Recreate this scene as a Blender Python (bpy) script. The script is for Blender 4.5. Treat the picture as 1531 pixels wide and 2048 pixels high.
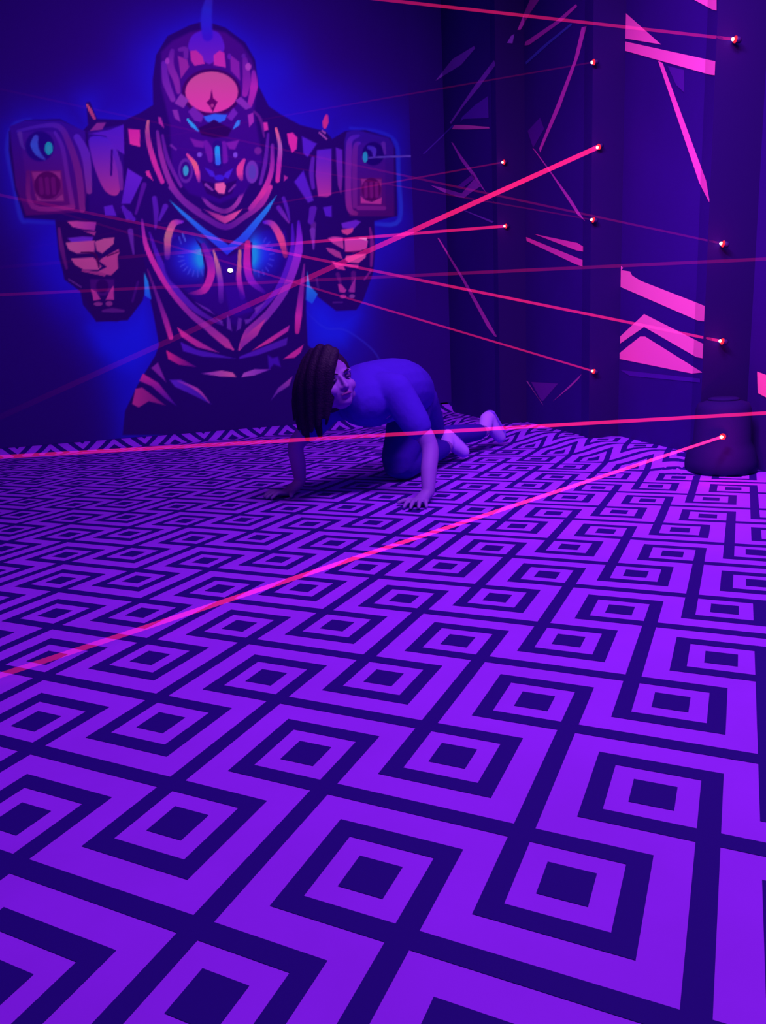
import bpy, bmesh, math, random
import numpy as np
from mathutils import Vector, Matrix
random.seed(4)
for o in list(bpy.data.objects): bpy.data.objects.remove(o)
SC = bpy.context.scene
COL = SC.collection

# ------------------------------------------------------------------ camera
HC = 0.58
FPX = 1514.8
CAMR = np.array([[0.937804, -0.343981, -0.046904], [-0.117175, -0.186448, -0.975452], [0.326792, 0.920279, -0.215158]])
cam_d = bpy.data.cameras.new('camera'); cam = bpy.data.objects.new('camera', cam_d); COL.objects.link(cam)
cam_d.sensor_fit = 'HORIZONTAL'; cam_d.sensor_width = 36; cam_d.lens = FPX/1531*36
cam_d.clip_start = 0.02
M = Matrix(((CAMR[0][0], -CAMR[1][0], -CAMR[2][0], 0), (CAMR[0][1], -CAMR[1][1], -CAMR[2][1], 0), (CAMR[0][2], -CAMR[1][2], -CAMR[2][2], HC), (0, 0, 0, 1)))
cam.matrix_world = M
SC.camera = cam

# ------------------------------------------------------------------ colour management, world, lights
SC.view_settings.view_transform = 'Standard'; SC.view_settings.look = 'None'
SC.view_settings.exposure = 0.0; SC.view_settings.gamma = 1.0; SC.view_settings.use_curve_mapping = False
LC = (1.0, 0.35, 1.0)                     # colour of the blacklight tubes' violet light
w = bpy.data.worlds.new('world'); SC.world = w; w.use_nodes = True
w.node_tree.nodes['Background'].inputs[0].default_value = (0.02, 0.004, 0.03, 1)
w.node_tree.nodes['Background'].inputs[1].default_value = 0.3
def area(name, loc, target, sx, sy, power, spread=180, col=LC):
    d = bpy.data.lights.new(name, 'AREA'); d.shape = 'RECTANGLE'; d.size = sx; d.size_y = sy; d.energy = power; d.color = col; d.spread = math.radians(spread)
    o = bpy.data.objects.new(name, d); COL.objects.link(o); o.location = loc
    o.rotation_euler = (Vector(target)-Vector(loc)).to_track_quat('-Z', 'Y').to_euler(); return o
area('ceiling_tube_near', (1.35, 1.25, 2.9), (1.3, 1.5, 0), 1.2, 0.3, 88)
area('ceiling_tube_far', (1.0, 3.2, 2.95), (0.7, 5.2, 1.5), 1.2, 0.25, 20, 110)
area('wall_fill', (0.1, 1.1, 2.7), (2.45, 2.8, 0.75), 0.9, 0.25, 18.5, 66)  # unseen lamp added, narrowed to brighten the right wall's paint

# ------------------------------------------------------------------ helpers
def lin(c): return tuple(((v/255)/12.92 if v/255 <= 0.04045 else ((v/255+0.055)/1.055)**2.4) for v in c)
def alb(c, e=1.0):
    l = lin(c); return tuple(min(0.97, max(0.0005, l[i]/LC[i]/e)) for i in range(3))
EB, ER, EF = 0.72, 0.80, 1.0             # light level each surface gets, for the paint albedos
_m = {}
def mat(name, col, rough=0.8, spec=0.1, bump=0.0, bscale=60, vary=0.0, sheen=None):
    if name in _m: return _m[name]
    m = bpy.data.materials.new(name); m.use_nodes = True; nt = m.node_tree; b = nt.nodes['Principled BSDF']
    b.inputs['Roughness'].default_value = rough; b.inputs['Specular IOR Level'].default_value = spec
    b.inputs['Base Color'].default_value = (*col, 1)
    if sheen: b.inputs['Sheen Weight'].default_value = sheen[0]; b.inputs['Sheen Tint'].default_value = (*sheen[1], 1); b.inputs['Sheen Roughness'].default_value = 0.22
    if vary or bump:
        tc = nt.nodes.new('ShaderNodeTexCoord'); n = nt.nodes.new('ShaderNodeTexNoise'); n.inputs['Scale'].default_value = bscale
        n.inputs['Detail'].default_value = 4
        nt.links.new(tc.outputs['Object'], n.inputs['Vector'])
        if vary:
            r = nt.nodes.new('ShaderNodeValToRGB'); r.color_ramp.elements[0].position = 0.3; r.color_ramp.elements[1].position = 0.7
            r.color_ramp.elements[0].color = (*[c*(1-vary) for c in col], 1); r.color_ramp.elements[1].color = (*[min(1, c*(1+vary)) for c in col], 1)
            nt.links.new(n.outputs['Fac'], r.inputs['Fac']); nt.links.new(r.outputs['Color'], b.inputs['Base Color'])
        if bump:
            bp = nt.nodes.new('ShaderNodeBump'); bp.inputs['Strength'].default_value = bump; bp.inputs['Distance'].default_value = 0.004
            nt.links.new(n.outputs['Fac'], bp.inputs['Height']); nt.links.new(bp.outputs['Normal'], b.inputs['Normal'])
    _m[name] = m; return m
def emis(name, col, s):
    if name in _m: return _m[name]
    m = bpy.data.materials.new(name); m.use_nodes = True; nt = m.node_tree; nt.nodes.clear()
    e = nt.nodes.new('ShaderNodeEmission'); e.inputs[0].default_value = (*col, 1); e.inputs[1].default_value = s
    o = nt.nodes.new('ShaderNodeOutputMaterial'); nt.links.new(e.outputs[0], o.inputs[0]); _m[name] = m; return m
def link(name, me, parent=None, m=None, smooth=False):
    o = bpy.data.objects.new(name, me); COL.objects.link(o)
    if parent: o.parent = parent
    for mm in (m if isinstance(m, (list, tuple)) else [m] if m else []): me.materials.append(mm)
    if smooth:
        for p in me.polygons: p.use_smooth = True
    return o
def bmobj(name, bm, m, parent=None, smooth=False):
    bmesh.ops.recalc_face_normals(bm, faces=bm.faces)
    me = bpy.data.meshes.new(name); bm.to_mesh(me); bm.free(); return link(name, me, parent, m, smooth)
def tag(o, label=None, cat=None, group=None, kind=None):
    for k, v in (('label', label), ('category', cat), ('group', group), ('kind', kind)):
        if v: o[k] = v
    return o
def empty(name, loc, rz=0):
    o = bpy.data.objects.new(name, None); COL.objects.link(o); o.location = loc; o.rotation_euler = (0, 0, rz); o.empty_display_size = 0.05; return o
def box(bm, x0, x1, y0, y1, z0, z1):
    v = [bm.verts.new((x, y, z)) for z in (z0, z1) for y in (y0, y1) for x in (x0, x1)]
    for f in ((0, 1, 3, 2), (4, 6, 7, 5), (0, 4, 5, 1), (2, 3, 7, 6), (0, 2, 6, 4), (1, 5, 7, 3)): bm.faces.new([v[i] for i in f])
def prism(bm, poly, z0, z1):
    a = [bm.verts.new((x, y, z0)) for x, y in poly]; b = [bm.verts.new((x, y, z1)) for x, y in poly]; n = len(poly)
    bm.faces.new(a[::-1]); bm.faces.new(b)
    for i in range(n): bm.faces.new((a[i], a[(i+1) % n], b[(i+1) % n], b[i]))
def ray(px, py):
    return Vector(np.array([(px-765.5)/FPX, (py-1024)/FPX, 1.0]) @ CAMR)
ORG = Vector((0, 0, HC))
def hitplane(px, py, p, n):
    d = ray(px, py); t = (Vector(p)-ORG).dot(Vector(n))/d.dot(Vector(n)); return ORG+d*t

# ------------------------------------------------------------------ room dimensions (metres, walls square to the axes)
YB = 5.26          # back wall face
YC = 5.20          # where the floor sheet starts to curl up against it
XL, YN, ZC = -1.35, -1.3, 3.0

# ------------------------------------------------------------------ floor: printed sheet, pattern at 45 degrees to the walls
U = 0.0264618
w_, c_, a_, b_ = 1.0, 1.0307, 2.056, 1.583
R_ = a_+2*c_+2*w_; D_ = R_+2*b_+w_; E_ = R_+b_; h_ = w_/2
UO = Vector((0.40883446, 0.70885179)); UX = Vector((0.70709342, -0.70712014)); VX = Vector((-0.70712014, -0.70709342))
def sstep(t): t = max(0.0, min(1.0, t)); return t*t*(3-2*t)
XR0, XR1 = 2.12, 2.30
def bend(x, y, off):
    """flat sheet position -> position with the curl at the back wall and the rise along the right wall"""
    r = YB-YC; d = y-YC; nz = 1.0; ny = 0.0
    if d > 0:
        p = min(d/r, math.pi/2); yy = YC+r*math.sin(p); zz = r*(1-math.cos(p))+max(0, d-r*math.pi/2); ny, nz = -math.sin(p), math.cos(p)
    else: yy, zz = y, 0.0
    zz += 0.062*sstep((x-XR0)/(XR1-XR0))*sstep((y-2.42)/0.28)
    return (x, yy+ny*off, zz+nz*off)
XFR = 2.62
YEND = YC+0.06*math.pi/2+0.012
def cut(bm):
    for co, no in (((XL, 0, 0), (-1, 0, 0)), ((XFR, 0, 0), (1, 0, 0)), ((0, YN, 0), (0, -1, 0)), ((0, YEND, 0), (0, 1, 0))):
        bmesh.ops.bisect_plane(bm, geom=bm.verts[:]+bm.edges[:]+bm.faces[:], plane_co=co, plane_no=no, clear_outer=True)
    cuts = [((0, YC+0.06*math.pi/2*k/7, 0), (0, 1, 0)) for k in range(8)]
    cuts += [((XR0+(XR1-XR0)*k/8, 0, 0), (1, 0, 0)) for k in range(9)] + [((0, 2.42+0.28*k/6, 0), (0, 1, 0)) for k in range(7)]
    for co, no in cuts:
        bmesh.ops.bisect_plane(bm, geom=bm.verts[:]+bm.edges[:]+bm.faces[:], plane_co=co, plane_no=no)
bm = bmesh.new()
bm.faces.new([bm.verts.new(p) for p in ((XL, YN, 0), (XFR, YN, 0), (XFR, YEND, 0), (XL, YEND, 0))])
cut(bm)
for v in bm.verts: v.co = bend(v.co.x, v.co.y, 0)
dk = bmesh.new()
def dquad(x0, x1, y0, y1, ox, oy):
    vs = []
    for a, b in ((x0, y0), (x1, y0), (x1, y1), (x0, y1)):
        p = UO+(UX*(a+ox)+VX*(b+oy))*U; vs.append(dk.verts.new((p.x, p.y, 0)))
    dk.faces.new(vs)
def ring(cx, cy, r0, r1, ox, oy):
    dquad(cx-r1, cx+r1, cy-r1, cy-r0, ox, oy); dquad(cx-r1, cx+r1, cy+r0, cy+r1, ox, oy)
    dquad(cx-r1, cx-r0, cy-r0, cy+r0, ox, oy); dquad(cx+r0, cx+r1, cy-r0, cy+r0, ox, oy)
r0 = a_/2+c_; r1 = r0+w_; pc = h_+c_+a_/2
for m in range(-26, 27):
    for n in range(-34, 26):
        ox, oy = m*D_+n*E_, -m*D_+n*E_
        p = UO+(UX*ox+VX*oy)*U
        if not (XL-0.5 < p.x < XFR+0.5 and YN-0.5 < p.y < YEND+0.5): continue
        ring(pc, pc, r0, r1, ox, oy); dquad(pc-a_/2, pc+a_/2, pc-a_/2, pc+a_/2, ox, oy)
        qx, qy = R_+b_, -(b_+w_)
        ring(qx-pc, qy-pc, r0, r1, ox, oy); dquad(qx-pc-a_/2, qx-pc+a_/2, qy-pc-a_/2, qy-pc+a_/2, ox, oy)
        # long lines: up and left of this node, ending at the rings of the neighbouring squares
        dquad(-h_, h_, -D_+h_, -h_, ox, oy); dquad(-D_+h_, -h_, -h_, h_, ox, oy)
cut(dk)
for v in dk.verts: v.co = bend(v.co.x, v.co.y, 0.0006)
for f in dk.faces: f.material_index = 1
me2 = bpy.data.meshes.new('tmp'); dk.to_mesh(me2); dk.free(); bm.from_mesh(me2)
me = bpy.data.meshes.new('floor'); bm.to_mesh(me); bm.free()
fl = link('floor', me, None, [mat('sheet_light', alb((140, 27, 246), 1.0), 0.75, 0.08, vary=0.05, bscale=5), mat('sheet_dark', alb((33, 2, 124), 1.0), 0.75, 0.06, sheen=(0.6, (0.12, 0.0, 1.0)))])
tag(fl, kind='structure')

# ------------------------------------------------------------------ walls and ceiling
WALLC = (38, 2, 112)
wall_m = mat('wall_black_paint', alb(WALLC, EB), 0.85, 0.05, vary=0.06, bscale=1.5)
def wallbox(name, *a):
    bm = bmesh.new(); box(bm, *a); return tag(bmobj(name, bm, wall_m), kind='structure')
wallbox('wall_back', XL-0.1, XFR+0.3, YB, YB+0.1, -0.02, ZC)
wallbox('wall_left', XL-0.1, XL, YN, YB, -0.02, ZC)
wallbox('wall_near', XL-0.1, XFR+0.3, YN-0.1, YN, -0.02, ZC)
wallbox('ceiling', XL-0.1, XFR+0.3, YN-0.1, YB+0.1, ZC, ZC+0.1)
wallbox('wall_right', XFR, XFR+0.3, YN, YB, -0.02, ZC)

# sawtooth panels of the right wall: (far point, near point, cap point) ; the return face joins cap point to the next far point
NA, NB, NC = 2.505, 3.28, 4.21
bays = [((2.46, YB-0.002), (2.35, 4.36), (2.30, NC)),
        ((2.487, NC), (2.35, 3.42), (2.30, NB)),
        ((2.479, NB), (2.35, 2.613), (2.30, NA)),
        ((2.545, NA), (2.36, 1.83), (2.36, 1.78)),
        ((2.545, 1.78), (2.36, 1.0), (2.36, 0.95)),
        ((2.545, 0.95), (2.36, 0.2), (2.36, 0.15))]
panel_m = mat('panel_dark_paint', alb((39, 2, 112), ER), 0.8, 0.06, vary=0.08, bscale=2)
post_m = mat('post_black_paint', alb((29, 2, 82), ER), 0.8, 0.05)
panel_labels = ['dark wall panel in the back corner beside the mural, with slim pink painted slivers',
                'dark wall panel second from the corner, with two short pink bars over a small painted triangle',
                'wide dark wall panel with thick bright pink chevrons and a long thin pink spike',
                'dark wall panel at the right edge of the picture, cut off, with a pink painted corner']
panels = []
for i, (f, n, c) in enumerate(bays):
    o = bmesh.new()
    prism(o, [f, n, c, (XFR+0.0, c[1]), (XFR+0.0, f[1])], 0.0 if i > 2 else 0.0, ZC-0.002)
    o.faces.ensure_lookup_table(); o.faces[4].material_index = 1
    ob = bmobj('wall_panel' if i < 4 else 'wall_right', o, [panel_m, post_m])
    if i < 4: tag(ob, panel_labels[i], 'wall panel')
    else: tag(ob, kind='structure')
    panels.append(ob)

# pink painted bands; traced outlines are laid on whichever face of the wall they lie on
def clip(poly, axis, lim, keep_less):
    out = []
    for i in range(len(poly)):
        a, b = poly[i], poly[(i+1) % len(poly)]
        ia = (a[axis] <= lim) == keep_less; ib = (b[axis] <= lim) == keep_less
        if ia: out.append(a)
        if ia != ib:
            t = (lim-a[axis])/(b[axis]-a[axis]); out.append((a[0]+(b[0]-a[0])*t, a[1]+(b[1]-a[1])*t))
    return out
def face_poly(px, p0, p1):
    """project traced outline to the vertical face p0-p1 -> polygon in (s,z), clipped to the face"""
    d = Vector((p1[0]-p0[0], p1[1]-p0[1], 0)); L = d.length; d /= L; n = Vector((d.y, -d.x, 0))
    pl = []
    for x, y in px:
        h = hitplane(x, y, (p0[0], p0[1], 0), n); pl.append(((h-Vector((p0[0], p0[1], 0))).dot(d), h.z))
    pl = clip(pl, 0, 0.0, False)
    if len(pl) > 2: pl = clip(pl, 0, L, True)
    return pl, d, n
def paint(i, px, col, name='painted_band', e=ER):
    e = (0.52, 0.66, ER, ER)[i]; f, n, c = bays[i]; bm = bmesh.new()
    faces = [(f, n), (n, c)]
    if i == 0: faces.append(((0.5, YB), (2.46, YB)))
    elif i == 1: faces.append((bays[0][2], f))
    for k, (p0, p1) in enumerate(faces):
        pl, d, nn = face_poly(px, p0, p1)
        if len(pl) < 3: continue
        q = Vector((p0[0], p0[1], 0)); nv = Vector((-abs(d.y), -abs(d.x) if k == 2 else 0, 0))
        nv = nn if nn.dot(ORG-q) > 0 else -nn
        vs = [bm.verts.new(q+d*s+Vector((0, 0, z))+nv*0.0015) for s, z in pl]
        fc = bm.faces.new(vs); fc.normal_update()
    if not bm.verts: bm.free(); return
    bmesh.ops.triangulate(bm, faces=bm.faces[:])
    m = mat('paint_%d_%d_%d_%d' % (*col, i), alb(col, e), 0.75, 0.05)
    return bmobj(name, bm, m, panels[i])
PK = (238, 52, 190)
# widest panel
paint(2, [(1250, 25), (1322, 89), (1250, 77)], PK)
paint(2, [(1250, 83), (1433, 123), (1433, 151), (1418, 149), (1248, 101)], PK)
paint(2, [(1316, 122), (1325, 126), (1412, 361), (1420, 408), (1398, 365)], (225, 45, 185), 'painted_spike')
paint(2, [(1370, -10), (1433, -10), (1433, 21), (1424, 19)], PK)
paint(2, [(1240, 530), (1246, 536), (1242, 541)], PK)
paint(2, [(1241, 540), (1260, 543), (1264, 551), (1282, 562), (1395, 606), (1412, 613), (1412, 643), (1395, 641), (1241, 574)], (242, 56, 182))
paint(2, [(1240, 673), (1288, 628), (1407, 688), (1407, 717), (1392, 714), (1288, 654), (1240, 687)], (242, 56, 182), 'painted_chevron')
paint(2, [(1239, 706), (1280, 673), (1290, 673), (1405, 745), (1383, 747), (1239, 718)], (244, 52, 182), 'painted_triangle')
paint(2, [(1335, 132), (1368, 140), (1368, 185), (1352, 170)], (66, 6, 138), 'painted_tint')  # faint purple shape of the wall graphic in flat paint
paint(2, [(1240, 740), (1400, 757), (1400, 765), (1260, 752)], (62, 5, 142), 'painted_tint')
# second panel from the corner
paint(1, [(1052, 474), (1165, 520), (1165, 533), (1152, 529), (1053, 482)], (200, 34, 160))
paint(1, [(1068, 468), (1155, 486), (1166, 493), (1166, 503), (1153, 501)], (205, 34, 158))
paint(1, [(1052, 762), (1055, 762), (1086, 811), (1084, 806)], (140, 40, 150), 'painted_line')
paint(1, [(1062, 764), (1116, 767), (1086, 802), (1082, 801)], (82, 10, 130), 'painted_tint')
paint(1, [(1105, 803), (1163, 748), (1158, 757), (1140, 775)], (140, 26, 140), 'painted_line')
paint(1, [(1163, 55), (1173, 52), (1158, 110), (1120, 215), (1080, 305), (1078, 297), (1115, 205), (1148, 120)], (172, 28, 160), 'painted_spike')
paint(1, [(1064, 295), (1070, 300), (1140, 395), (1158, 424), (1170, 442), (1155, 430), (1100, 345)], (165, 28, 160), 'painted_spike')
paint(1, [(1055, 262), (1080, 235), (1088, 258), (1066, 296)], (64, 4, 128), 'painted_tint')
# corner panel (some slivers run on over the corner to the back wall)
paint(1, [(1064, -10), (1085, -10), (1061, 25), (1040, 60), (1034, 60), (1045, 33)], (145, 25, 145), 'painted_spike')
paint(1, [(1021, 72), (1028, 68), (1024, 87), (1013, 86)], (100, 28, 150), 'painted_sliver')
paint(1, [(1152, 8), (1154, 13), (1124, 42), (1058, 90), (1049, 91), (1050, 84), (1108, 45)], (160, 26, 155), 'painted_spike')
paint(1, [(1142, 46), (1144, 50), (1098, 88), (1052, 129), (1051, 124), (1085, 92)], (50, 30, 150), 'painted_line')
paint(0, [(948, 92), (950, 97), (922, 130), (870, 162), (905, 118)], (92, 26, 145), 'painted_sliver')
paint(0, [(988, 120), (991, 130), (960, 172), (925, 215), (902, 248), (899, 246), (950, 170)], (96, 24, 145), 'painted_sliver')
paint(0, [(976, 192), (977, 236), (926, 238), (920, 245), (924, 234), (950, 210)], (62, 10, 132), 'painted_tint')
paint(0, [(904, 258), (908, 250), (930, 250), (978, 254), (979, 257), (930, 259)], (160, 36, 140), 'painted_band')
paint(0, [(905, 250), (907, 252), (848, 308), (845, 308)], (55, 14, 135), 'painted_line')
paint(0, [(902, 284), (906, 286), (920, 308), (948, 345), (972, 385), (992, 408), (988, 404), (960, 372), (922, 322)], (130, 24, 145), 'painted_spike')
paint(0, [(860, 370), (900, 380), (923, 387), (948, 358), (962, 372), (942, 385), (928, 396), (918, 395), (885, 384)], (115, 22, 140), 'painted_chevron')
paint(0, [(945, 348), (950, 356), (925, 376), (915, 372)], (80, 6, 128), 'painted_tint')
paint(0, [(922, 419), (926, 419), (988, 443), (984, 446)], (85, 22, 140), 'painted_line')
paint(0, [(874, 476), (877, 476), (930, 560), (980, 648), (994, 673), (990, 674), (975, 655), (925, 562)], (150, 26, 140), 'painted_spike')
# panel at the picture edge
paint(3, [(1514, 743), (1560, 760), (1560, 810), (1515, 786)], (240, 58, 175), 'painted_chevron')

# black upright with a round foot beside the widest panel
def lathe(bm, prof, cx, cy, seg=32):
    rings = []
    for r, z in prof: rings.append([bm.verts.new((cx+r*math.cos(2*math.pi*k/seg), cy+r*math.sin(2*math.pi*k/seg), z)) for k in range(seg)])
    for a, b in zip(rings, rings[1:]):
        for k in range(seg): bm.faces.new((a[k], a[(k+1) % seg], b[(k+1) % seg], b[k]))
    bm.faces.new(rings[0][::-1]); bm.faces.new(rings[-1])
black_m = mat('black_plastic', alb((32, 2, 92), 1.1), 0.5, 0.2)
base = empty('round_pedestal', (2.37, 2.455, 0))
bm = bmesh.new(); lathe(bm, [(0.128, 0.0), (0.14, 0.012), (0.14, 0.05), (0.125, 0.1), (0.11, 0.13), (0.105, 0.26), (0.095, 0.285), (0.06, 0.295)], 0, 0)
bmobj('pedestal_body', bm, post_m, base, True)
bm = bmesh.new(); lathe(bm, [(0.06, 0.293), (0.06, 0.302), (0.05, 0.306)], 0, 0); bmobj('pedestal_cap', bm, post_m, base, True)
tag(base, 'black round-footed pedestal standing on the floor below the post with the lowest laser', 'pedestal')

# ------------------------------------------------------------------ mural on the back wall
def cvA(p): return (p[0]/3.645, 180+p[1]/3.646)
def cvB(p): return (240+p[0]/4.029, p[1]/4.029)
def cvC(p): return (240+p[0]/3.645, 380+p[1]/3.646)
def cvD(p): return (560+p[0]/4.097, 180+p[1]/4.096)
def cvF(p): return p
ops = []
def P(cv, pts, c, c2=None, soft=2.2, smooth=False, op=1.0):
    q = np.array([cv(p) for p in pts], float)
    if smooth:
        n = len(q); out = []
        for i in range(n):
            p0, p1, p2, p3 = q[i-1], q[i], q[(i+1) % n], q[(i+2) % n]
            for t in (0, .25, .5, .75): out.append(0.5*((2*p1)+(-p0+p2)*t+(2*p0-5*p1+4*p2-p3)*t*t+(-p0+3*p1-3*p2+p3)*t**3))
        q = np.array(out)
    ops.append(('p', q, c, c2, soft, op))
def S(cv, pts, wd, cols, soft=1.8, op=1.0):
    q = np.array([cv(p) for p in pts], float); n = len(q)
    wd = np.interp(np.linspace(0, 1, n), np.linspace(0, 1, len(wd)), wd) if not np.isscalar(wd) else np.full(n, float(wd))
    if isinstance(cols[0], (int, float)): cols = [cols]
    cc = np.array([[np.interp(t, np.linspace(0, 1, len(cols)), [c[k] for c in cols]) for k in range(3)] for t in np.linspace(0, 1, n)]) if len(cols) > 1 else np.tile(np.array(cols[0], float), (n, 1))
    if n > 2:
        out, ow, oc = [], [], []
        for i in range(n-1):
            p0, p1, p2, p3 = q[max(i-1, 0)], q[i], q[i+1], q[min(i+2, n-1)]
            for t in (0, .2, .4, .6, .8):
                out.append(0.5*((2*p1)+(-p0+p2)*t+(2*p0-5*p1+4*p2-p3)*t*t+(-p0+3*p1-3*p2+p3)*t**3)); ow.append(wd[i]*(1-t)+wd[i+1]*t); oc.append(cc[i]*(1-t)+cc[i+1]*t)
        out.append(q[-1]); ow.append(wd[-1]); oc.append(cc[-1]); q, wd, cc = np.array(out), np.array(ow), np.array(oc)
    ops.append(('s', q, wd*(1.22 if cv is not cvF else 1), cc, soft, op))
def El(cv, c, rx, ry, col, col2=None, soft=2.2, sc=None, op=1.0):
    P(cv, [(c[0]+rx*math.cos(t), c[1]+ry*math.sin(t)) for t in np.linspace(0, 2*math.pi, 28, endpoint=False)], col, col2, soft, False, op)
def Bl(cv, c, rx, ry, col, op=1.0, s=3.7):
    ops.append(('b', np.array(cv(c)), rx/s, ry/s, col, op))
F = cvF
# airbrushed blue halo
SIL = [(305, 160), (312, 110), (335, 72), (380, 50), (410, 42), (450, 55), (490, 85), (510, 120), (516, 170), (537, 212), (560, 228), (600, 250), (632, 258), (650, 262),
       (664, 278), (690, 262), (730, 260), (780, 276), (790, 298), (792, 350), (794, 432), (748, 442), (750, 500), (746, 545), (726, 600), (712, 620), (672, 622), (646, 602), (618, 580), (612, 560), (612, 620),
       (613, 650), (615, 690), (650, 720), (660, 850), (640, 870), (245, 870), (250, 822), (275, 770), (310, 712), (318, 690), (305, 620), (288, 545), (286, 600), (262, 632), (235, 643), (192, 642), (166, 610), (160, 580),
       (130, 560), (118, 515), (110, 440), (48, 436), (30, 380), (18, 300), (18, 262), (50, 240), (120, 238), (165, 262), (176, 250), (172, 205), (180, 204), (194, 238), (250, 240), (280, 226), (306, 210)]
for c, rx, ry, col, op in [((262, 690), 70, 110, (22, 20, 226), 0.95), ((652, 640), 55, 80, (24, 30, 232), 0.95), ((300, 130), 70, 90, (34, 10, 185), .7), ((545, 150), 70, 90, (30, 14, 200), .8),
                       ((240, 200), 120, 70, (34, 4, 165), .7), ((620, 215), 130, 70, (36, 8, 180), .8), ((95, 500), 55, 90, (34, 8, 190), .8), ((780, 480), 60, 80, (36, 8, 170), .8), ((130, 560), 45, 90, (30, 6, 190), .7),
                       ((420, 60), 150, 80, (36, 4, 150), .7), ((770, 260), 60, 60, (34, 10, 165), .6), ((20, 330), 45, 130, (36, 8, 140), .7), ((700, 700), 70, 60, (34, 10, 165), .6), ((265, 780), 40, 60, (24, 12, 190), .7),
                       ((215, 660), 60, 50, (26, 14, 214), .7), ((690, 640), 50, 40, (30, 16, 205), .6), ((130, 220), 90, 40, (36, 4, 150), .6)]:
    ops.append(('b', np.array(c, float), rx, ry, col, op))
P(F, [(289, 600), (318, 690), (305, 715), (275, 760), (200, 700), (180, 655), (235, 650), (265, 635)], (28, 24, 224), soft=45, op=.7)
P(F, [(614, 590), (640, 615), (672, 635), (715, 628), (690, 690), (620, 690), (613, 650)], (28, 30, 230), soft=40, op=.7)
S(F, [(60, 240), (26, 252), (16, 300), (30, 370), (42, 436), (60, 443), (110, 446)], [8, 9, 12, 12, 9, 7, 5], [(48, 50, 170), (54, 70, 176), (44, 50, 170)], 7, .8)
S(F, [(700, 256), (760, 264), (792, 288), (796, 350), (798, 440), (752, 448)], [5, 6, 8, 9, 9, 8], [(44, 40, 190), (44, 50, 190), (48, 84, 200), (44, 70, 205)], 5, .9)
S(F, [(560, 560), (640, 650), (690, 660), (745, 700), (770, 745)], 3, [(40, 50, 235), (60, 50, 190)], 4, .5)
ops.append(('h', np.array(SIL, float), (32, 16, 196), 30.0, .62))
P(F, SIL, (36, 2, 102), soft=3.5)
# --- left arm and cannon (traced in crop A)
A = cvA
P(A, [(70, 265), (180, 222), (440, 222), (620, 300), (640, 700), (610, 890), (190, 915), (115, 700)], (48, 8, 146), (78, 6, 106), 4)
P(A, [(640, 300), (900, 250), (900, 900), (650, 900)], (44, 6, 128), (44, 2, 110), 5)
S(A, [(130, 300), (300, 262), (430, 268), (500, 380), (570, 600), (600, 870)], [5, 6, 9, 10, 12, 10], [(66, 22, 165), (72, 24, 170), (95, 20, 130), (116, 24, 122)], 3)
P(A, [(150, 310), (380, 300), (430, 340), (480, 580), (520, 850), (250, 850), (175, 560)], (60, 12, 148), (88, 8, 108), 4)
S(A, [(400, 310), (455, 420), (490, 620), (530, 850)], [5, 7, 7, 8], [(80, 25, 170), (85, 20, 150), (120, 25, 125)], 3)
S(A, [(205, 600), (240, 850), (530, 855)], [7, 8, 8], [(90, 12, 115), (125, 25, 125), (128, 26, 126)], 3)
El(A, (290, 410), 105, 110, (34, 2, 124), soft=5)
S(A, [(262, 345), (250, 400), (275, 460), (325, 505)], [8, 13, 9, 3], [(60, 60, 190), (52, 80, 205), (60, 50, 170)], 3)
S(A, [(145, 320), (160, 400), (180, 430)], [8, 5, 2], [(85, 35, 160), (70, 30, 150)], 3)
El(A, (355, 425), 29, 46, (28, 196, 178), soft=3)
El(A, (355, 425), 14, 24, (50, 215, 175), soft=3)
P(A, [(222, 590), (448, 586), (470, 815), (262, 815)], (104, 16, 112), soft=3)
P(A, [(232, 600), (330, 598), (250, 660)], (136, 34, 128)); P(A, [(360, 595), (438, 598), (442, 650)], (136, 34, 128))
P(A, [(255, 755), (300, 800), (400, 800), (455, 760), (465, 808), (275, 808)], (136, 36, 128))
El(A, (345, 695), 96, 100, (76, 2, 92), soft=3)
for x in (300, 345, 390): S(A, [(x-4, 650), (x+4, 750)], 7, [(98, 10, 108)], 2.5)
S(A, [(560, 345), (625, 480), (650, 740)], [11, 15, 9], [(80, 28, 180), (90, 28, 170), (118, 34, 136)], 3)
P(A, [(655, 345), (800, 358), (870, 500), (880, 690), (850, 768), (775, 745), (715, 640), (665, 480)], (72, 22, 188), (160, 40, 138), 3, True)
S(A, [(830, 450), (870, 560), (884, 720)], [7, 9, 6], [(84, 26, 176), (110, 28, 140)], 2.5)
P(A, [(650, 318), (800, 290), (900, 252), (906, 470), (845, 430), (770, 335)], (74, 20, 184), (92, 24, 176), 3)
S(A, [(815, 440), (810, 620)], [3, 3], [(40, 0, 110)], 3)
S(A, [(635, 108), (660, 155), (688, 208)], [3, 6, 4], [(185, 64, 110), (165, 48, 125)], 2)
P(A, [(652, 300), (705, 240), (772, 238), (745, 288)], (125, 34, 138), soft=3)
P(A, [(932, 282), (1020, 290), (1020, 415), (945, 395)], (196, 30, 152), (210, 40, 150), 2.5)
P(A, [(930, 572), (1040, 640), (950, 830), (885, 830)], (96, 26, 192), (84, 22, 180), 3)
P(A, [(1062, 590), (1085, 590), (1115, 660), (1066, 622)], (200, 40, 150))
P(A, [(756, 850), (820, 838), (850, 920), (765, 912)], (86, 24, 184), soft=3)
P(A, [(882, 850), (955, 890), (985, 965), (920, 945)], (88, 26, 182), soft=3)
S(A, [(935, 960), (965, 1200)], [10, 2], [(88, 28, 150)], 2.5)
S(A, [(1050, 690), (990, 900)], [8, 4], [(78, 14, 142)], 3)
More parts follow.
